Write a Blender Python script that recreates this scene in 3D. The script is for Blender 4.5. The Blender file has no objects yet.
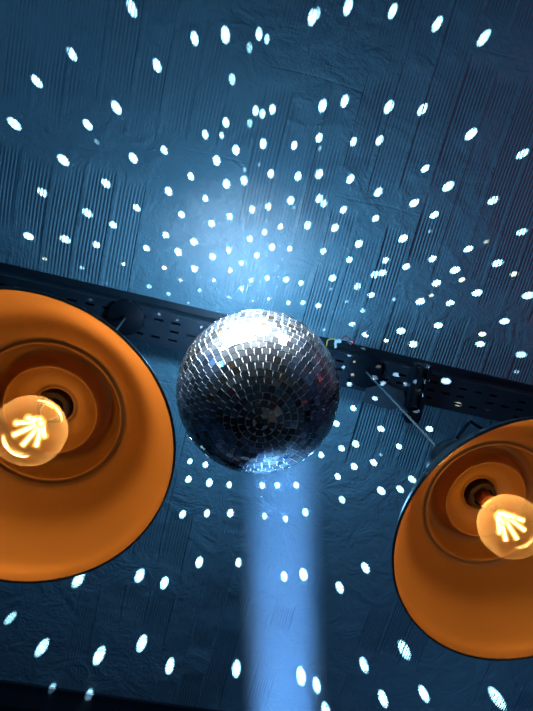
import bpy, bmesh, math, random
from mathutils import Vector, Matrix
random.seed(7)
SC = bpy.context.scene
COL = SC.collection
PI = math.pi

# ------------------------------------------------------------------ camera geometry (real photo taken looking up at the ceiling)
F, CX, CY = 534.0, 266.5, 355.5
EYE = Vector((0, 0, 1.5))
ZEN = (240, 205)                                   # where straight-up falls in the picture
Zc = Vector(((ZEN[0]-CX)/F, (CY-ZEN[1])/F, -1.0)).normalized()
Xc = Vector((1, 0, 0)); Xc = (Xc - Zc*Xc.dot(Zc)).normalized()
Yc = Zc.cross(Xc)
RW = Matrix((Xc, Yc, Zc))                          # camera space -> world

def at(px, py, z):
    """point seen at a pixel, at height z above the eye"""
    d = RW @ Vector(((px-CX)/F, (CY-py)/F, -1.0))
    return EYE + d*(z/d.z)

H_BEAM = 1.90        # underside of the perforated beam above the eye
H_CEIL = 2.03
CEIL_Z = EYE.z + H_CEIL
BEAM_Z = EYE.z + H_BEAM

# ------------------------------------------------------------------ helpers
def link(o, parent=None):
    COL.objects.link(o)
    if parent is not None: o.parent = parent
    return o

def finish(name, bm, mat, parent=None, smooth=None, loc=None, rot=None):
    me = bpy.data.meshes.new(name)
    bmesh.ops.recalc_face_normals(bm, faces=bm.faces)
    if smooth is not None:
        for f in bm.faces: f.smooth = True
        for e in bm.edges:
            if len(e.link_faces) == 2 and e.calc_face_angle(0) > math.radians(smooth): e.smooth = False
    bm.to_mesh(me); bm.free()
    o = bpy.data.objects.new(name, me)
    if mat: me.materials.append(mat)
    if loc is not None: o.location = loc
    if rot is not None: o.rotation_euler = rot
    return link(o, parent)

def tag(o, label=None, cat=None, group=None, kind=None):
    if label: o['label'] = label
    if cat: o['category'] = cat
    if group: o['group'] = group
    if kind: o['kind'] = kind
    return o

def empty(name, loc, label, cat, group=None):
    o = bpy.data.objects.new(name, None); o.empty_display_size = .05
    o.location = loc
    COL.objects.link(o)
    return tag(o, label, cat, group)

def box(bm, c, s, M=None):
    r = bmesh.ops.create_cube(bm, size=1)
    T = Matrix.Translation(Vector(c)) @ Matrix.Diagonal((s[0], s[1], s[2], 1))
    bmesh.ops.transform(bm, matrix=(M @ T) if M is not None else T, verts=r['verts'])
    return r['verts']

def revolve(bm, prof, n=96, closed=False):
    rings = []
    for r, z in prof:
        if r < 1e-6: rings.append([bm.verts.new((0, 0, z))])
        else: rings.append([bm.verts.new((r*math.cos(2*PI*k/n), r*math.sin(2*PI*k/n), z)) for k in range(n)])
    m = len(rings)
    for i in range(m if closed else m-1):
        a, b = rings[i], rings[(i+1) % m]
        for k in range(n):
            k2 = (k+1) % n
            if len(a) == 1 and len(b) == 1: break
            if len(a) == 1: bm.faces.new((a[0], b[k], b[k2]))
            elif len(b) == 1: bm.faces.new((a[k], a[k2], b[0]))
            else: bm.faces.new((a[k], a[k2], b[k2], b[k]))

def smoothprof(pts, n=6):
    """Catmull-Rom through profile points"""
    out = []
    P = [pts[0]] + list(pts) + [pts[-1]]
    for i in range(1, len(P)-2):
        p0, p1, p2, p3 = P[i-1], P[i], P[i+1], P[i+2]
        for k in range(n):
            t = k/n
            out.append(tuple(.5*((2*p1[j]) + (-p0[j]+p2[j])*t + (2*p0[j]-5*p1[j]+4*p2[j]-p3[j])*t*t + (-p0[j]+3*p1[j]-3*p2[j]+p3[j])*t**3) for j in (0, 1)))
    out.append(tuple(pts[-1]))
    return out

def tube(bm, pts, r, n=10, cap=True):
    pts = [Vector(p) for p in pts]
    rings = []
    up = None
    for i, p in enumerate(pts):
        d = (pts[min(i+1, len(pts)-1)] - pts[max(i-1, 0)]).normalized()
        if up is None:
            up = d.orthogonal().normalized()
        up = (up - d*up.dot(d)).normalized()
        v = d.cross(up)
        rr = r[i] if isinstance(r, (list, tuple)) else r
        rings.append([bm.verts.new(p + up*rr*math.cos(2*PI*k/n) + v*rr*math.sin(2*PI*k/n)) for k in range(n)])
    for a, b in zip(rings, rings[1:]):
        for k in range(n): bm.faces.new((a[k], a[(k+1) % n], b[(k+1) % n], b[k]))
    if cap:
        bm.faces.new(rings[0][::-1]); bm.faces.new(rings[-1])

def curve_pts(P, n=8):
    P = [Vector(p) for p in P]; Q = [P[0]] + P + [P[-1]]; out = []
    for i in range(1, len(Q)-2):
        p0, p1, p2, p3 = Q[i-1:i+3]
        for k in range(n):
            t = k/n
            out.append(.5*((2*p1) + (p2-p0)*t + (2*p0-5*p1+4*p2-p3)*t*t + (3*p1-p0-3*p2+p3)*t**3))
    out.append(P[-1]); return out

# ------------------------------------------------------------------ materials
def newmat(name):
    m = bpy.data.materials.new(name); m.use_nodes = True
    nt = m.node_tree; nt.nodes.clear()
    out = nt.nodes.new('ShaderNodeOutputMaterial')
    return m, nt, out

class NT:
    def __init__(s, nt): s.nt = nt
    def n(s, t, ins=None, **kw):
        nd = s.nt.nodes.new('ShaderNode'+t)
        for k, v in kw.items(): setattr(nd, k, v)
        for k, v in (ins or {}).items():
            if isinstance(v, bpy.types.NodeSocket): s.nt.links.new(v, nd.inputs[k])
            else: nd.inputs[k].default_value = v
        return nd
    def m(s, op, a, b=None, clamp=False):
        nd = s.nt.nodes.new('ShaderNodeMath'); nd.operation = op; nd.use_clamp = clamp
        for i, v in enumerate((a, b)):
            if v is None: continue
            if isinstance(v, bpy.types.NodeSocket): s.nt.links.new(v, nd.inputs[i])
            else: nd.inputs[i].default_value = v
        return nd.outputs[0]
    def step(s, v, lo, hi):
        nd = s.nt.nodes.new('ShaderNodeMapRange'); nd.interpolation_type = 'SMOOTHSTEP'
        s.nt.links.new(v, nd.inputs['Value'])
        nd.inputs['From Min'].default_value = lo; nd.inputs['From Max'].default_value = hi
        return nd.outputs[0]

def simple(name, col, rough=.5, metal=0., noise=.12, nscale=30., bump=.0, spec=.5):
    m, nt, out = newmat(name); g = NT(nt)
    tc = g.n('TexCoord')
    ns = g.n('TexNoise', {'Vector': tc.outputs['Object'], 'Scale': nscale, 'Detail': 4.})
    c2 = tuple(min(1, c*(1+noise)) for c in col); c1 = tuple(c*(1-noise) for c in col)
    mx = g.n('Mix', data_type='RGBA'); nt.links.new(ns.outputs['Fac'], mx.inputs['Factor'])
    mx.inputs[6].default_value = (*c1, 1); mx.inputs[7].default_value = (*c2, 1)
    b = g.n('BsdfPrincipled', {'Base Color': mx.outputs[2], 'Roughness': rough, 'Metallic': metal, 'Specular IOR Level': spec})
    if bump:
        bp = g.n('Bump', {'Height': ns.outputs['Fac'], 'Strength': bump, 'Distance': .002})
        nt.links.new(bp.outputs[0], b.inputs['Normal'])
    nt.links.new(b.outputs[0], out.inputs[0])
    return m

def ceiling_mat():
    m, nt, out = newmat('combed_plaster'); g = NT(nt)
    tc = g.n('TexCoord'); P = tc.outputs['Object']
    warp = g.n('TexNoise', {'Vector': P, 'Scale': 1.3, 'Detail': 2.})
    sx = g.n('SeparateXYZ', {'Vector': P}); x = sx.outputs[0]; y = sx.outputs[1]
    xw = g.m('ADD', x, g.m('MULTIPLY', g.m('SUBTRACT', warp.outputs['Fac'], .5), .03))
    # boards of combed plaster: columns .33 wide, cut at irregular lengths
    PX, PY = .33, .86
    colm = g.m('FLOOR', g.m('DIVIDE', xw, PX))
    wc = g.n('TexWhiteNoise', {'W': colm}, noise_dimensions='1D')
    ysh = g.m('ADD', g.m('ADD', y, g.m('MULTIPLY', wc.outputs['Value'], .8)), g.m('MULTIPLY', g.m('SUBTRACT', warp.outputs['Fac'], .5), .10))
    row = g.m('FLOOR', g.m('DIVIDE', ysh, PY))
    cell = g.n('CombineXYZ', {'X': colm, 'Y': row, 'Z': 3.7})
    wn = g.n('TexWhiteNoise', {'Vector': cell.outputs[0]}, noise_dimensions='3D')
    combed = g.step(wn.outputs['Value'], .27, .30)
    # comb strokes: 12 mm teeth in strokes 98 mm wide with a plain gap
    tooth = g.m('MULTIPLY', g.m('SINE', g.m('MULTIPLY', xw, 2*PI/.0125)), .5)
    stroke = g.m('FRACT', g.m('DIVIDE', xw, .1100))
    gap = g.m('MULTIPLY', g.step(stroke, .02, .06), g.m('SUBTRACT', 1.0, g.step(stroke, .88, .92)))
    yy = g.m('FRACT', g.m('DIVIDE', ysh, PY))
    strip = g.n('TexWhiteNoise', {'W': g.m('FLOOR', g.m('DIVIDE', xw, .1100))}, noise_dimensions='1D')
    ya = g.m('ADD', yy, g.m('MULTIPLY', g.m('SUBTRACT', strip.outputs['Value'], .5), .10))
    ends = g.m('MULTIPLY', g.step(ya, .05, .12), g.m('SUBTRACT', 1.0, g.step(ya, .86, .95)))
    worn = g.step(g.n('TexNoise', {'Vector': P, 'Scale': 2.6, 'Detail': 3.}).outputs['Fac'], .36, .56)
    mask = g.m('MULTIPLY', g.m('MULTIPLY', g.m('MULTIPLY', combed, gap), g.m('ADD', .45, g.m('MULTIPLY', strip.outputs['Value'], .6))), g.m('MULTIPLY', ends, worn))
    groove = g.m('MULTIPLY', tooth, mask)
    # trowelled relief
    tn = g.n('TexNoise', {'Vector': P, 'Scale': 7., 'Detail': 6., 'Roughness': .6, 'Distortion': 1.2})
    fine = g.n('TexNoise', {'Vector': P, 'Scale': 60., 'Detail': 3., 'Distortion': .8})
    rough_amt = g.m('SUBTRACT', 1.15, mask)
    rel = g.m('MULTIPLY', g.m('ADD', g.m('MULTIPLY', tn.outputs['Fac'], 2.2), g.m('MULTIPLY', fine.outputs['Fac'], .45)), rough_amt)
    # joints between rows of panels
    jy = g.m('ABSOLUTE', g.m('SUBTRACT', yy, .5))
    joint = g.m('MULTIPLY', g.step(jy, .494, .499), -.35)
    h = g.m('ADD', g.m('ADD', groove, g.m('MULTIPLY', rel, 2.2)), g.m('MULTIPLY', joint, .9))
    bp = g.n('Bump', {'Height': h, 'Strength': 1.0, 'Distance': .0036})
    # paint: steel blue, a little worn, darker in the grooves
    cn = g.n('TexNoise', {'Vector': P, 'Scale': 2.2, 'Detail': 5.})
    mx = g.n('Mix', data_type='RGBA'); nt.links.new(cn.outputs['Fac'], mx.inputs['Factor'])
    mx.inputs[6].default_value = (.12, .205, .265, 1); mx.inputs[7].default_value = (.20, .315, .385, 1)
    groove_mix = g.n('Mix', data_type='RGBA'); nt.links.new(g.m('MULTIPLY', g.step(g.m('MULTIPLY', groove, -1.), .05, .5), .6), groove_mix.inputs['Factor'])
    nt.links.new(mx.outputs[2], groove_mix.inputs[6]); groove_mix.inputs[7].default_value = (.035, .06, .09, 1)
    b = g.n('BsdfPrincipled', {'Base Color': groove_mix.outputs[2], 'Roughness': .55, 'Specular IOR Level': .35, 'Normal': bp.outputs[0]})
    nt.links.new(b.outputs[0], out.inputs[0])
    return m

def mirror_mat():
    m, nt, out = newmat('mirror_glass'); g = NT(nt)
    a = g.n('Attribute', attribute_name='tint')
    b = g.n('BsdfAnisotropic', {'Color': a.outputs['Color'], 'Roughness': .055})
    c = g.n('BsdfAnisotropic', {'Color': a.outputs['Color'], 'Roughness': .42})      # dusty film on the glass
    mx = g.n('MixShader', {0: .045}); nt.links.new(b.outputs[0], mx.inputs[1]); nt.links.new(c.outputs[0], mx.inputs[2])
    nt.links.new(mx.outputs[0], out.inputs[0])
    return m

def copper_mat():
    m, nt, out = newmat('copper_paint'); g = NT(nt)
    tc = g.n('TexCoord')
    ns = g.n('TexNoise', {'Vector': tc.outputs['Object'], 'Scale': 14., 'Detail': 4.})
    mx = g.n('Mix', data_type='RGBA'); nt.links.new(ns.outputs['Fac'], mx.inputs['Factor'])
    mx.inputs[6].default_value = (.60, .29, .085, 1); mx.inputs[7].default_value = (.68, .335, .10, 1)
    b = g.n('BsdfPrincipled', {'Base Color': mx.outputs[2], 'Roughness': .55, 'Metallic': .55, 'Specular IOR Level': .2})
    nt.links.new(b.outputs[0], out.inputs[0])
    return m

def bulb_mat():
    m, nt, out = newmat('amber_glass'); g = NT(nt)
    tc = g.n('TexCoord')
    ns = g.n('TexNoise', {'Vector': tc.outputs['Object'], 'Scale': 25., 'Detail': 3.})
    tr = g.n('BsdfTransparent', {'Color': (1.0, .80, .50, 1)})
    tl = g.n('BsdfTranslucent', {'Color': (1.0, .60, .25, 1)})
    gl = g.n('BsdfGlossy', {'Color': (1, .9, .8, 1), 'Roughness': .05})
    lw = g.n('LayerWeight', {'Blend': .25})
    fac = g.m('ADD', g.m('MULTIPLY', ns.outputs['Fac'], .05), g.m('ADD', .10, g.m('MULTIPLY', lw.outputs['Facing'], .12)))
    m1 = g.n('MixShader'); nt.links.new(fac, m1.inputs[0]); nt.links.new(tr.outputs[0], m1.inputs[1]); nt.links.new(tl.outputs[0], m1.inputs[2])
    m2 = g.n('MixShader'); nt.links.new(g.m('MULTIPLY', lw.outputs['Fresnel'], .06), m2.inputs[0]); nt.links.new(m1.outputs[0], m2.inputs[1]); nt.links.new(gl.outputs[0], m2.inputs[2])
    nt.links.new(m2.outputs[0], out.inputs[0])
    return m

def emit_mat(name, col, s):
    m, nt, out = newmat(name); g = NT(nt)
    e = g.n('Emission', {'Color': (*col, 1), 'Strength': s}); nt.links.new(e.outputs[0], out.inputs[0]); return m

M_CEIL = ceiling_mat()
M_FLOOR = simple('dark_boards', (.03, .022, .018), .5)
M_WALL = simple('dark_wall_paint', (.05, .075, .13), .7)
M_BEAM = simple('blue_black_steel', (.020, .027, .040), .45, .3, .3, 18)
M_BRACK = simple('galvanised_dark', (.075, .095, .12), .4, .5, .25, 40)
M_BLACKB = simple('black_paint', (.005, .007, .011), .5, 0, .2, 20, 0, .12)
M_SHADE = simple('black_enamel', (.034, .038, .044), .32, 0, .15, 12)
M_CAP = simple('black_satin', (.005, .006, .010), .30, 0, .15, 12, 0, .25)
M_COPPER = copper_mat()
M_GLASS = bulb_mat()
M_FIL = emit_mat('glowing_filament', (1.0, .70, .30), 11.)
def halo_mat():  # added glowing sleeve standing in for the bloom around the filaments
    m, nt, out = newmat('halo_glow'); g = NT(nt)
    lw = g.n('LayerWeight', {'Blend': .5})
    f = g.m('POWER', g.m('SUBTRACT', 1.0, lw.outputs['Facing']), 1.5)
    e = g.n('Emission', {'Color': (1.0, .62, .16, 1), 'Strength': 2.2}); tr = g.n('BsdfTransparent')
    mx = g.n('MixShader'); nt.links.new(g.m('MULTIPLY', f, .55), mx.inputs[0]); nt.links.new(tr.outputs[0], mx.inputs[1]); nt.links.new(e.outputs[0], mx.inputs[2])
    nt.links.new(mx.outputs[0], out.inputs[0]); return m
M_HALO = halo_mat()
M_BASE = simple('brass_base', (.62, .30, .12), .35, .9, .15, 40)
M_SOCK = simple('dark_socket', (.05, .025, .012), .6)
M_MIRROR = mirror_mat()
M_GROUT = simple('grey_grout', (.78, .82, .86), .5, 0, .1, 60)
M_STEELR = simple('bright_steel', (.6, .62, .65), .25, 1., .1, 30)
M_CORD = simple('braided_cord', (.09, .10, .11), .35, .2, .5, 300)
M_YEL = simple('yellow_insulation', (.65, .45, .05), .4)
M_RED = simple('red_insulation', (.45, .04, .03), .4)
M_WHITE = simple('white_plastic', (.62, .62, .58), .5)

# ------------------------------------------------------------------ room, turned with the beam
pa, pb = at(0, 293, H_BEAM), at(533, 413, H_BEAM)
BANG = math.atan2(pb.y-pa.y, pb.x-pa.x)
RB = Matrix.Rotation(BANG, 4, 'Z')
O0 = (pa+pb)/2
def room_box(name, c, s, mat):
    bm = bmesh.new(); box(bm, (0, 0, 0), s)
    o = finish(name, bm, mat)
    o.matrix_world = RB @ Matrix.Translation(Vector(c))
    o['kind'] = 'structure'
    return o
room_box('floor', (0, 0, -.05), (7.2, 6.4, .1), M_FLOOR)
room_box('ceiling', (0, 0, CEIL_Z+.05), (7.2, 6.4, .1), M_CEIL)
room_box('wall_left', (-3.65, 0, CEIL_Z/2), (.1, 6.6, CEIL_Z+.2), M_WALL)
room_box('wall_right', (3.65, 0, CEIL_Z/2), (.1, 6.6, CEIL_Z+.2), M_WALL)
room_box('wall_front', (0, -3.25, CEIL_Z/2), (7.2, .1, CEIL_Z+.2), M_WALL)
room_box('wall_back', (0, 3.25, CEIL_Z/2), (7.2, .1, CEIL_Z+.2), M_WALL)

# ------------------------------------------------------------------ perforated steel beam
def frame_at(p, ang=None):
    return Matrix.Translation(p) @ Matrix.Rotation(BANG if ang is None else ang, 4, 'Z')
BW = .112
beam = empty('ceiling_beam', (0, 0, 0), 'long blue-black steel beam with slotted underside crossing the ceiling behind the mirror ball', 'beam')
mb = frame_at(Vector((O0.x, O0.y, BEAM_Z)))
mb_inv = mb.inverted()
bm = bmesh.new()
L = 3.3
xs = [-L]; x = -L; slots_x = []
while x < L-.09:
    xs += [x+.030, x+.062]; slots_x.append(len(xs)-2); x += .062
xs.append(L)
ys = [-BW/2, -.036, -.028, -.004, .004, .028, .036, BW/2]
vg = [[bm.verts.new((a, b, 0)) for b in ys] for a in xs]
solid = []
for i in range(len(xs)-1):
    for j in range(len(ys)-1):
        if i in slots_x and j in (1, 3, 5) and (i//2 + j) % 4 != 0: continue
        solid.append(bm.faces.new((vg[i][j], vg[i][j+1], vg[i+1][j+1], vg[i+1][j])))
ex = bmesh.ops.extrude_face_region(bm, geom=solid, use_keep_orig=True)
bmesh.ops.translate(bm, verts=[v for v in ex['geom'] if isinstance(v, bmesh.types.BMVert)], vec=(0, 0, .003))
o = finish('slotted_plate', bm, M_BEAM, beam); o.matrix_local = mb
bm = bmesh.new()
hh = CEIL_Z-BEAM_Z
for s in (-1, 1):
    box(bm, (0, s*(BW/2-.002), hh/2+.002), (2*L, .004, hh-.006))
    box(bm, (0, s*(BW/2+.012), hh-.006), (2*L, .028, .008))
    box(bm, (0, s*(BW/2+.004), .008), (2*L, .008, .014))
o = finish('side_web', bm, M_BEAM, beam); o.matrix_local = mb
# dark beam along lower-left edge of the view
qa, qb = at(26, 691, H_CEIL-.10), at(140, 707, H_CEIL-.10)
ang2 = math.atan2(qb.y-qa.y, qb.x-qa.x)
d2 = (qb-qa).normalized(); n2 = Vector((-d2.y, d2.x, 0))
beam2 = empty('ceiling_beam', (0, 0, 0), 'plain black beam cutting across the lower left corner under the ceiling', 'beam')
m2 = frame_at(qa + n2*.205, ang2)
bm = bmesh.new(); box(bm, (0, 0, .045), (3.6, .22, .11))
bmesh.ops.bevel(bm, geom=bm.edges[:], offset=.006, segments=2, affect='EDGES')
o = finish('beam_body', bm, M_BLACKB, beam2, 40); o.matrix_local = m2
bm = bmesh.new(); box(bm, (0, -.122, .092), (3.6, .03, .012))
o = finish('ledge', bm, M_BEAM, beam2); o.matrix_local = m2

# ------------------------------------------------------------------ mirror ball
HB = 1.357
bc = at(258, 391, HB)
depth = (RW.transposed() @ (bc-EYE)).z * -1
RBALL = 82/F*depth*.985
ball = empty('mirror_ball', bc, 'large mirror ball of small silver tiles hanging in the middle below the slotted beam', 'disco ball')
bm = bmesh.new(); bmesh.ops.create_uvsphere(bm, u_segments=64, v_segments=40, radius=RBALL-.0010)
finish('core', bm, M_GROUT, ball, 60)
bm = bmesh.new()
lay = bm.faces.layers.float_color.new('tint') if False else None
ROWS = 38
tints = []
for i in range(ROWS):
    la = -PI/2 + PI*(i+.5)/ROWS
    rr = RBALL*math.cos(la)
    n = max(3, round(2*PI*rr/.0185))
    off = random.random()*2*PI
    for k in range(n):
        lo = off + 2*PI*k/n
        nd = Vector((math.cos(la)*math.cos(lo), math.cos(la)*math.sin(lo), math.sin(la)))
        e = Vector((-math.sin(lo), math.cos(lo), 0)); u = nd.cross(e)
        nt_ = (nd + e*random.gauss(0, .028) + u*random.gauss(0, .028)).normalized()
        e2 = (e - nt_*e.dot(nt_)).normalized(); u2 = nt_.cross(e2)
        hw = PI*rr/n - .0010; hh2 = PI*RBALL/ROWS/2 - .0010
        c = nd*RBALL
        t = [c+e2*sx*hw+u2*sy*hh2 for sx, sy in ((-1, -1), (1, -1), (1, 1), (-1, 1))]
        top = [bm.verts.new(p) for p in t]; bot = [bm.verts.new(p-nt_*.003) for p in t]
        f = [bm.faces.new(top)] + [bm.faces.new((bot[q], bot[(q+1) % 4], top[(q+1) % 4], top[q])) for q in range(4)]
        v = random.uniform(.40, .95)
        q = random.random()
        tc_ = (v, v, v) if q > .10 else ((v, v*.72, v*.5) if q < .05 else (v*.7, v*.85, v))
        tints += [tc_]*5
tiles = None
me = bpy.data.meshes.new('mirror_tiles'); bm.to_mesh(me); bm.free()
at_ = me.attributes.new('tint', 'FLOAT_COLOR', 'FACE')
at_.data.foreach_set('color', [c for t in tints for c in (*t, 1.0)])
me.materials.append(M_MIRROR)
tiles = link(bpy.data.objects.new('mirror_tiles', me), ball)
bm = bmesh.new(); revolve(bm, [(0, RBALL-.004), (.032, RBALL-.004), (.032, RBALL+.010), (.012, RBALL+.014), (.012, RBALL+.03), (0, RBALL+.03)], 32)
finish('top_cap', bm, M_STEELR, ball, 30)
bm = bmesh.new(); tube(bm, [(0, 0, RBALL+.025), (0, 0, BEAM_Z-bc.z-.05)], .005, 10)
finish('hanging_rod', bm, M_STEELR, ball, 50)
bm = bmesh.new(); zt = BEAM_Z-bc.z
revolve(bm, [(0, zt-.06), (.032, zt-.06), (.036, zt-.055), (.036, zt-.004), (.05, zt-.002), (.05, zt), (0, zt)], 40)
finish('motor', bm, M_BLACKB, ball, 30)

# ------------------------------------------------------------------ pendant lamps
OUT = smoothprof([(.2525, 0), (.2475, .012), (.2405, .030), (.222, .060), (.200, .090), (.177, .118), (.156, .146), (.145, .172), (.132, .198), (.100, .205), (.055, .207)], 5)
INN = ([(.2500, .0015)] + smoothprof([(.2450, .012), (.2375, .031), (.2185, .061), (.196, .092), (.172, .122), (.152, .141), (.1415, .1455)], 5)
       + [(.1390, .1432), (.1364, .1425), (.1338, .1434), (.1325, .146)]
       + smoothprof([(.1318, .152), (.128, .172), (.120, .188), (.109, .192), (.099, .184), (.093, .172)], 4)
       + [(.0905, .1645), (.0880, .1612), (.0864, .1606), (.0846, .1614), (.0838, .164)]
       + smoothprof([(.081, .170), (.070, .184), (.057, .191), (.043, .1935)], 4)
       + [(.0395, .1925), (.0372, .190), (.0350, .190), (.0335, .1925)]
       + [(.0328, .196), (.0322, .200), (.0328, .204), (.0318, .2055), (.0310, .2060)])

def filaments(bm, rad=.0034):
    # six straight sticks zig-zagging about the stem
    n = 7
    for k in range(n):
        a0 = 2*PI*(k+.15)/n; a1 = a0 + .55
        p = Vector((.0075*math.cos(a0), .0075*math.sin(a0), .024)); q = Vector((.026*math.cos(a1), .026*math.sin(a1), -.020))
        tube(bm, [p, p.lerp(q, .5), q], rad, 8)

def pendant(label, rim, tilt, canopy, group, spin=0.):
    root = empty('pendant_lamp', rim, label, 'lamp', group)
    ax = Vector((tilt[0], tilt[1], 1)).normalized()
    R = Vector((0, 0, 1)).rotation_difference(ax).to_matrix().to_4x4() @ Matrix.Rotation(spin, 4, 'Z')
    def part(name, bm, mat, parent=root, sm=None):
        o = finish(name, bm, mat, parent, sm)
        if parent is root: o.matrix_local = R
        return o
    bm = bmesh.new(); prof = list(OUT) + [(.055, .2065), (.031, .2065)]
    revolve(bm, OUT + [(.0335, .2075), (.0335, .2055)] , 128); sh = part('shade', bm, M_SHADE, root, 50)
    bm = bmesh.new(); revolve(bm, INN, 128); part('copper_lining', bm, M_COPPER, root, 60)
    bm = bmesh.new(); revolve(bm, [(.2500, .0015), (.2497, -.0012), (.2515, -.0024), (.2533, -.0012), (.2535, .003), (.2522, .0045)], 128, True); part('rim', bm, M_SHADE, root, 60)
    bm = bmesh.new(); revolve(bm, [(.060, .2065), (.070, .209), (.0735, .218), (.0745, .29), (.0735, .312), (.067, .330), (.050, .341), (.025, .346), (.012, .347), (.010, .360), (0, .361)], 64)
    part('cap', bm, M_CAP, root, 50)
    bm = bmesh.new(); revolve(bm, [(0, .200), (.0305, .200), (.0305, .176), (.0275, .174), (.0215, .174), (.0205, .178), (.0205, .19), (0, .19)], 48)
    part('socket', bm, M_SOCK, root, 40)
    # globe bulb
    zb, rb = .0639, .0600
    pr = [(rb*math.sin(t), zb - rb*math.cos(t)) for t in [PI*k/40 for k in range(0, 35)]]
    pr[0] = (0, zb-rb)
    pr += smoothprof([(pr[-1][0]*.93, pr[-1][1]+.004), (.0185, .132), (.0165, .143), (.0150, .152)], 4)
    bm = bmesh.new(); revolve(bm, pr, 64); bulb = part('bulb', bm, M_GLASS, root, 80)
    bm = bmesh.new(); revolve(bm, [(0, .1495), (.0150, .1495), (.0160, .153), (.0150, .156), (.0162, .159), (.0150, .162), (.0162, .165), (.0150, .168), (.0162, .172), (.015, .188), (0, .188)], 40)
    finish('screw_base', bm, M_BASE, bulb, 50)
    bm = bmesh.new(); revolve(bm, [(0, .098), (.003, .099), (.0035, .11), (.009, .135), (.013, .1495), (0, .1495)], 24)
    finish('glass_stem', bm, M_GLASS, bulb, 60)
    bm = bmesh.new(); filaments(bm); bmesh.ops.translate(bm, verts=bm.verts, vec=(0, 0, zb+.012))
    fl = finish('filament', bm, M_FIL, bulb, 60)
    bm = bmesh.new(); filaments(bm, .0080); bmesh.ops.translate(bm, verts=bm.verts, vec=(0, 0, zb+.012))
    finish('filament_halo', bm, M_HALO, bulb, 60)
    # ceiling canopy on the beam and the cord between
    can = canopy - rim
    bm = bmesh.new()
    revolve(bm, [(0, -.030), (.008, -.030), (.010, -.020), (.052, -.017), (.063, -.013), (.066, -.008), (.066, 0), (0, 0)], 64)
    finish('ceiling_canopy', bm, M_BLACKB, root, 35).location = can
    top = (R @ Vector((0, 0, .360)))
    bm = bmesh.new(); tube(bm, [top, top.lerp(can+Vector((0, 0, -.028)), .5), can + Vector((0, 0, -.026))], .0034, 12)
    finish('cord', bm, M_CORD, root, 60)
    # lamp's own light
    li = bpy.data.lights.new('bulb_light', 'POINT'); li.energy = BULB_W*.16; li.color = (1.0, .76, .41); li.shadow_soft_size = .016
    lo = bpy.data.objects.new('bulb_light', li); lo.parent = root; lo.location = R @ Vector((0, 0, zb+.028)); COL.objects.link(lo)
    # the filament shines mostly sideways and down, little towards its own base
    l2 = bpy.data.lights.new('filament_light', 'SPOT'); l2.energy = BULB_W*2.7; l2.color = (1.0, .76, .41); l2.shadow_soft_size = .016
    l2.spot_size = PI; l2.spot_blend = .40
    o2 = bpy.data.objects.new('filament_light', l2); o2.parent = root; o2.matrix_local = R @ Matrix.Translation((0, 0, zb+.045)); COL.objects.link(o2)
    return root, R
BULB_W = .98
rimL = EYE + Vector((-.3622, .3695, .7977)); rimR = EYE + Vector((.5151, .5963, .8152))
canL = at(126, 317, H_BEAM-.0); canR = at(365, 370, H_BEAM-.0)
lampL, _ = pendant('larger looking black pendant lamp with lit copper inside, left of the mirror ball', rimL, (-.001, .022), canL, 'copper lined pendant lamps', .5)
lampR, RR = pendant('black pendant lamp with copper inside and its black cap showing, below the mounting bracket', rimR, (-.035, .0098), canR, 'copper lined pendant lamps', 1.3)
# bent steel handle on the shade of the right lamp
bm = bmesh.new()
hp = [at(457, 438, 1.07), at(470, 421, 1.11), at(484, 430, 1.10), at(489, 441, 1.06)]
pts = [hp[0], hp[0].lerp(hp[1], .9), hp[1], hp[1].lerp(hp[2], .15), hp[2], hp[3]]
tube(bm, [p - rimR for p in pts], .004, 8)
finish('handle', bm, M_CAP, lampR, 60)

# ------------------------------------------------------------------ bracket under the beam
A = at(412, 384, H_BEAM)
brk = empty('mounting_bracket', A, 'dark steel channel bracket clamped across the beam beside the right lamp cord', 'bracket')
def toB(px, py, z): return at(px, py, z) - A
a0, a1 = toB(421, 363, H_BEAM-.004), toB(409, 416, H_BEAM-.004)
axd = (a1-a0).normalized(); sd = Vector((-axd.y, axd.x, 0)); ln = (a1-a0).length
Mb = Matrix((( axd.x, sd.x, 0, 0), (axd.y, sd.y, 0, 0), (0, 0, 1, 0), (0, 0, 0, 1)))
mid = (a0+a1)/2
Mb = Matrix.Translation(mid) @ Mb
bm = bmesh.new(); box(bm, (0, 0, -.003), (ln, .060, .005), Mb); finish('channel_web', bm, M_BRACK, brk)
for s in (-1, 1):
    bm = bmesh.new(); box(bm, (0, s*.029, -.022), (ln, .004, .040), Mb); box(bm, (0, s*.024, -.041), (ln, .013, .004), Mb)
    finish('channel_flange', bm, M_BLACKB, brk)
bm = bmesh.new(); box(bm, (ln/2-.012, 0, -.030), (.05, .050, .038), Mb)
bmesh.ops.bevel(bm, geom=bm.edges[:], offset=.004, segments=2, affect='EDGES'); finish('end_block', bm, M_BLACKB, brk, 40)
bm = bmesh.new()
poly = [toB(367, 388, H_BEAM-.012), toB(363, 402, H_BEAM-.012), toB(391, 410, H_BEAM-.012), toB(406, 405, H_BEAM-.012), toB(404, 391, H_BEAM-.012), toB(386, 384, H_BEAM-.012)]
f = bm.faces.new([bm.verts.new(p) for p in poly])
ex = bmesh.ops.extrude_face_region(bm, geom=[f]); bmesh.ops.translate(bm, verts=[v for v in ex['geom'] if isinstance(v, bmesh.types.BMVert)], vec=(0, 0, .008))
finish('fixing_plate', bm, M_BRACK, brk)
bm = bmesh.new()
tube(bm, [toB(381, 388, H_BEAM-.05), toB(393, 398, H_BEAM-.05), toB(407, 413, H_BEAM-.05)], [.009, .010, .009], 4)
finish('diagonal_arm', bm, M_BRACK, brk)

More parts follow.
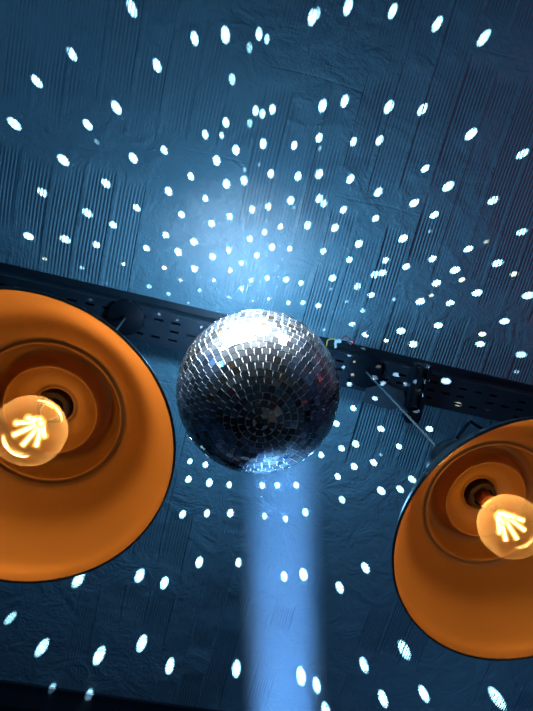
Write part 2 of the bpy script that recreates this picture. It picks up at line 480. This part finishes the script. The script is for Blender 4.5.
# ------------------------------------------------------------------ motor cable with connector
cab = empty('motor_cable', at(338, 343, H_BEAM-.02), 'thin coloured wires with a white connector beside the mirror ball', 'cable')
C0 = cab.location.copy()
def toC(px, py, z): return at(px, py, z) - C0
mot = bc + Vector((.052, -.01, zt-.03)) - C0
bm = bmesh.new(); tube(bm, curve_pts([mot, toC(320, 349, 1.85), toC(328, 340, 1.87), toC(335, 339, 1.875)]), .0022, 8); finish('yellow_wire', bm, M_YEL, cab, 60)
bm = bmesh.new(); tube(bm, curve_pts([toC(340, 340, 1.875), toC(345, 336, 1.88), toC(349, 338, 1.885), toC(353, 343, 1.893)]), .0018, 8); finish('red_wire', bm, M_RED, cab, 60)
bm = bmesh.new(); tube(bm, curve_pts([toC(341, 341, 1.875), toC(348, 342, 1.88), toC(352, 345, 1.885), toC(356, 349, 1.892)]), .0022, 8); finish('black_wire', bm, M_BLACKB, cab, 60)
bm = bmesh.new(); box(bm, toC(338, 341, 1.872), (.022, .012, .010)); box(bm, toC(335.5, 345, 1.872), (.007, .022, .006))
finish('connector', bm, M_WHITE, cab)

# ------------------------------------------------------------------ light: spot lamps added to stand in for beams reflected by the ball's tiles
T = [  # tile origin, [(x, y, strength)]
 ((0, 0), .2627, [(502,32),(274,206),(140,310)]),
 ((130, 0), .2627, [(246,147),(363,134),(491,130),(455,182,.12),(521,150,.2),(389,302,.2),(103,250)]),
 ((260, 0), .2627, [(198,67),(218,52,.4),(335,25),(505,43)]),
 ((393, 0), .2627, [(168,92),(345,145,.9)]),
 ((0, 95), .2627, [(55,110),(443,48),(334,114),(241,248),(507,240),(404,337),(163,372),(369,178,.05)]),
 ((130, 95), .2627, [(478,60),(504,72,.6),(365,105),(286,150),(130,210),(403,210),(330,250),(507,186),(232,310),(367,338),(435,326),(147,367),(350,155,.15),(456,108,.1),(436,285,.06),(491,265,.04)]),
 ((260, 95), .2627, [(47,55),(238,42),(322,24),(490,46),(130,192),(225,163),(228,203,.06),(356,178),(455,173),(42,300),(144,310),(225,301),(344,320),(450,370)]),
 ((393, 95), .2627, [(112,55),(296,150),(492,225),(122,281),(210,348)]),
 ((0, 190), .2627, [(333,88),(431,133),(520,68),(109,176),(249,188),(367,208),(170,262,-.12),(312,296,.08),(470,282,-.3),(71,345,-.1),(404,357,.06),(235,358,.05)]),
 ((130, 190), .2627, [(287,32),(196,94),(380,101),(465,74),(526,64),(310,128),(137,172),(63,222),(244,197),(184,236),(456,186),(512,161),(375,228),(314,254),(483,249),(424,278),(130,296,-.5),(246,300),(380,306),(193,343,-.2),(320,343,-.4),(460,344),(522,335),(424,374,.5)]),
 ((260, 190), .2627, [(117,40),(225,33),(243,52,.5),(317,75),(440,108),(78,139),(181,135),(285,144),(46,218),(113,223),(376,205),(241,233),(340,266),(478,268),(467,315,.8),(437,322,.8),(99,341),(156,354),(276,335),(371,367),(130,66,.05)]),
 ((393, 190), .2627, [(81,50),(157,95),(381,40),(490,160),(38,185),(150,262),(287,225),(50,292),(236,305),(398,279),(165,355),(461,320,-.3),(262,342,-.3),(355,197,-.1),(140,157,.04)]),
 ((130, 255), .2627, [(73,120,.1),(147,148,.1),(265,134,.12),(222,182,.08),(335,200,.08),(376,160,-.12),(466,176,-.15),(528,167,-.3),(235,234,.3),(110,225,.07),(180,248,.05)]),
 ((260, 285), .2627, [(108,68,.8),(164,67),(222,78),(243,170,.08),(350,150),(403,188),(480,212,-.6),(391,98,.1),(330,64,.08),(422,38),(510,55,.08),(270,15,.08),(318,313,.4),(360,340,-.3),(445,352,.5),(518,343,.2),(395,245,.2),(427,272,-.2),(470,375,.4),(340,378,.5)]),
 ((393, 285), .2627, [(30,175),(76,225),(104,63),(217,69),(320,30),(172,154),(424,138),(340,187,-.6),(332,225),(515,40),(487,265,.5),(262,297),(200,365,.6),(230,360,.8),(145,40,-.15),(30,293,-.3),(470,330,.05)]),
 ((320, 380), .2627, [(127,107),(62,166),(232,186),(136,243),(82,260),(5,285),(301,253),(204,314),(130,329),(67,368),(416,186),(505,135),(420,58),(207,50),(287,75),(480,5),(525,92,-.4),(350,378,.8),(110,15,.2),(232,285,.05),(322,15,.3)]),
 ((150, 460), .2627, [(146,73),(226,86),(301,94),(427,97),(485,96),(124,207),(217,203),(306,202),(436,213),(516,224),(152,5,.6),(211,18,.8)]),
 ((270, 460), .2627, [(100,95),(274,151),(423,117),(495,111),(135,199)]),
 ((0, 555), .2627, [(298,95,.7),(40,240,.35),(160,352,.7),(378,382),(193,515,.3),(334,542,.7)]),
 ((120, 555), .2627, [(75,78,.8),(169,106),(302,27),(451,29),(83,336),(190,422),(443,432)]),
 ((240, 555), .3002, [(147,71),(211,65),(332,108),(418,43),(203,403),(255,433),(413,366),(286,522)]),
 ((373, 600), .3002, [(104,165),(169,312),(33,328),(413,327)]),
]
def in_beam(p):
    q = mb_inv @ p
    return abs(q.y) < BW/2
DOT_P = 850.
cool = bpy.data.lights.new('tile_beam', 'SPOT')
k = 0
for (ox, oy), s, lst in T:
    for d in lst:
        px, py = ox+d[0]*s, oy+d[1]*s
        st = d[2] if len(d) > 2 else 1.0
        tgt = at(px, py, H_CEIL)
        pb_ = at(px, py, H_BEAM)
        if in_beam(pb_): tgt = pb_
        v = tgt - bc; dist = v.length; n = v/dist
        src = bc + n*(RBALL+.012)
        dd = (tgt-src).length
        warm = st < 0; st = abs(st)
        if not warm and st < .3: st *= 2.2
        li = bpy.data.lights.new('tile_beam', 'SPOT')
        full = math.radians(1.8) if warm else math.radians(2.65) if st >= .5 else math.radians(2.1)
        if .2 > st: full = math.radians(1.45)
        li.spot_size = full*min(1.05, (.60/dd)**(.8 if py < 520 else .45))*(1+.18*random.uniform(-1, .6)); li.spot_blend = .85
        li.shadow_soft_size = 0.
        li.energy = DOT_P * min(st, 1) * dd*dd / max(n.z, .3)**.6 * (3.5 if in_beam(pb_) else 1)
        if warm: li.energy *= 1.6
        li.color = (1.0, .80, .48) if warm else (.62, .92, 1.0)
        lo = bpy.data.objects.new('tile_beam', li); COL.objects.link(lo)
        lo.location = src; lo.rotation_euler = n.to_track_quat('-Z', 'Y').to_euler()
        k += 1

def light(kind, name, loc, col, en, rad=.05, target=None, spot=None, blend=.5):
    li = bpy.data.lights.new(name, kind); li.energy = en; li.color = col
    li.shadow_soft_size = rad
    o = bpy.data.objects.new(name, li); COL.objects.link(o); o.location = loc
    if target is not None: o.rotation_euler = (Vector(target)-Vector(loc)).to_track_quat('-Z', 'Y').to_euler()
    if spot: li.spot_size = math.radians(spot); li.spot_blend = blend
    return o
# lamp added above the ball, standing in for its scattered glow
light('POINT', 'ball_glow_fill', bc + Vector((-.02, -.16, RBALL*.75+.06)), (.24, .64, 1.0), 17.0, .06)
# stage spot beyond the top; unseen spots added beside it to widen the highlight
for sx, en in ((-1.05, 700.), (-.62, 1900.), (-.20, 2900.), (.25, 1500.), (.8, 500.)):
    light('SPOT', 'highlight_spot', EYE + Vector((sx, -1.02-.1*abs(sx), 1.74)), (.74, .89, 1.0), en, .13, bc + Vector((0, 0, .05)), 15, .4)
# beam lamp beyond the bottom of the picture, aimed at the ball: the shaft of light in the haze
s2 = at(294, 1400, .52)
s2t = at(281, 448, 1.26)
bl = light('AREA', 'beam_lamp', s2, (.15, .44, 1.0), 4.6, .1, s2t)
bl.data.shape = 'DISK'; bl.data.size = .16; bl.data.spread = math.radians(2.5)
# weaker added lamp that brightens the ceiling on the lower side
light('POINT', 'ball_glow_fill', bc + Vector((.14, .30, RBALL*.7+.05)), (.20, .58, 1.0), 4.6, .06)
# unseen fill lamps added to brighten the ceiling, the low one the ball's grout
light('POINT', 'fill_lamp', EYE + Vector((-2.6, -2.0, .95)), (.18, .56, 1.0), 72., .08)
light('POINT', 'fill_lamp', EYE + Vector((2.7, -1.6, .95)), (.16, .56, 1.0), 24., .08)
light('POINT', 'fill_lamp', EYE + Vector((1.2, 2.4, .95)), (.16, .52, 1.0), 6., .08)
light('POINT', 'fill_lamp', EYE + Vector((1.0, 1.0, -1.35)), (.55, .75, 1.0), 9., .04)
light('POINT', 'red_lamp', bc + Vector((.97, -.22, .09))*2.0, (1.0, .04, .04), 5., .05)

# haze that the lower stage beam shines through
sdir = (s2t-s2); sl = sdir.length; sdir.normalize()
m, nt, out = newmat('thin_haze'); g = NT(nt)
vs = g.n('VolumeScatter', {'Color': (.75, .87, 1, 1), 'Density': .35, 'Anisotropy': .0})
nt.links.new(vs.outputs[0], out.inputs['Volume'])
bm = bmesh.new()
c0 = s2 + sdir*.6
hx = sdir.orthogonal().normalized(); hy = sdir.cross(hx)
def on_ball(p, r):
    q = p - bc; bq = q.dot(sdir); cq = q.dot(q) - r*r
    return p + sdir*(-bq - math.sqrt(max(bq*bq - cq, 0)))
HR = .108; rings = []
for rad, end in [(0, 0), (.4, 0), (.8, 0), (1, 0), (1, 1), (.85, 1), (.6, 1), (.3, 1), (0, 1)]:
    ring = []
    for q in range(48 if rad else 1):
        p = c0 + (hx*math.cos(2*PI*q/48) + hy*math.sin(2*PI*q/48))*HR*rad
        if end: p = on_ball(p, RBALL+.008)
        ring.append(bm.verts.new(p-c0))
    rings.append(ring)
for a_, b_ in zip(rings, rings[1:]):
    for q in range(48):
        q2 = (q+1) % 48
        if len(a_) == 1: bm.faces.new((a_[0], b_[q], b_[q2]))
        elif len(b_) == 1: bm.faces.new((a_[q], a_[q2], b_[0]))
        else: bm.faces.new((a_[q], a_[q2], b_[q2], b_[q]))
haze = finish('light_haze', bm, m, None, None, loc=c0)
tag(haze, 'pale blue shaft of lit haze from the ball down to the bottom edge', 'haze', None, 'stuff')

m, nt, out = newmat('thin_upper_haze'); g = NT(nt)
tc = g.n('TexCoord')
ln_ = g.n('VectorMath', operation='LENGTH'); nt.links.new(tc.outputs['Object'], ln_.inputs[0])
den = g.m('MULTIPLY', g.m('SUBTRACT', 1.0, g.step(ln_.outputs['Value'], .2, 1.0)), .17)
vs = g.n('VolumeScatter', {'Color': (.75, .87, 1, 1), 'Density': den, 'Anisotropy': .0})
nt.links.new(vs.outputs[0], out.inputs['Volume'])
bm = bmesh.new(); bmesh.ops.create_icosphere(bm, subdivisions=4, radius=1.0)
hz2 = finish('light_haze', bm, m, None, None, loc=bc + Vector((-.01, -.36, .33)))
hz2.scale = (.42, .26, .25)
tag(hz2, 'faint glow of haze with thin rays fanning out above the top of the ball', 'haze', None, 'stuff')

# ------------------------------------------------------------------ world, camera, view
w = bpy.data.worlds.new('dark_room'); SC.world = w; w.use_nodes = True
w.node_tree.nodes['Background'].inputs[0].default_value = (.05, .12, .25, 1)
w.node_tree.nodes['Background'].inputs[1].default_value = .02
cam = bpy.data.cameras.new('camera'); co = bpy.data.objects.new('camera', cam); COL.objects.link(co)
cam.sensor_fit = 'AUTO'; cam.sensor_width = 36.; cam.lens = F/711*36
cam.clip_start = .02
M4 = RW.to_4x4(); M4.translation = EYE
co.matrix_world = M4
SC.camera = co
vw = SC.view_settings
vw.view_transform = 'Standard'; vw.look = 'None'; vw.exposure = 0.0; vw.gamma = 1.0; vw.use_curve_mapping = False
cy = SC.cycles
cy.caustics_reflective = False; cy.caustics_refractive = False
cy.max_bounces = 8; cy.diffuse_bounces = 2; cy.glossy_bounces = 4; cy.transparent_max_bounces = 16
cy.sample_clamp_indirect = 4.0
cy.use_light_tree = True
cy.use_denoising = True
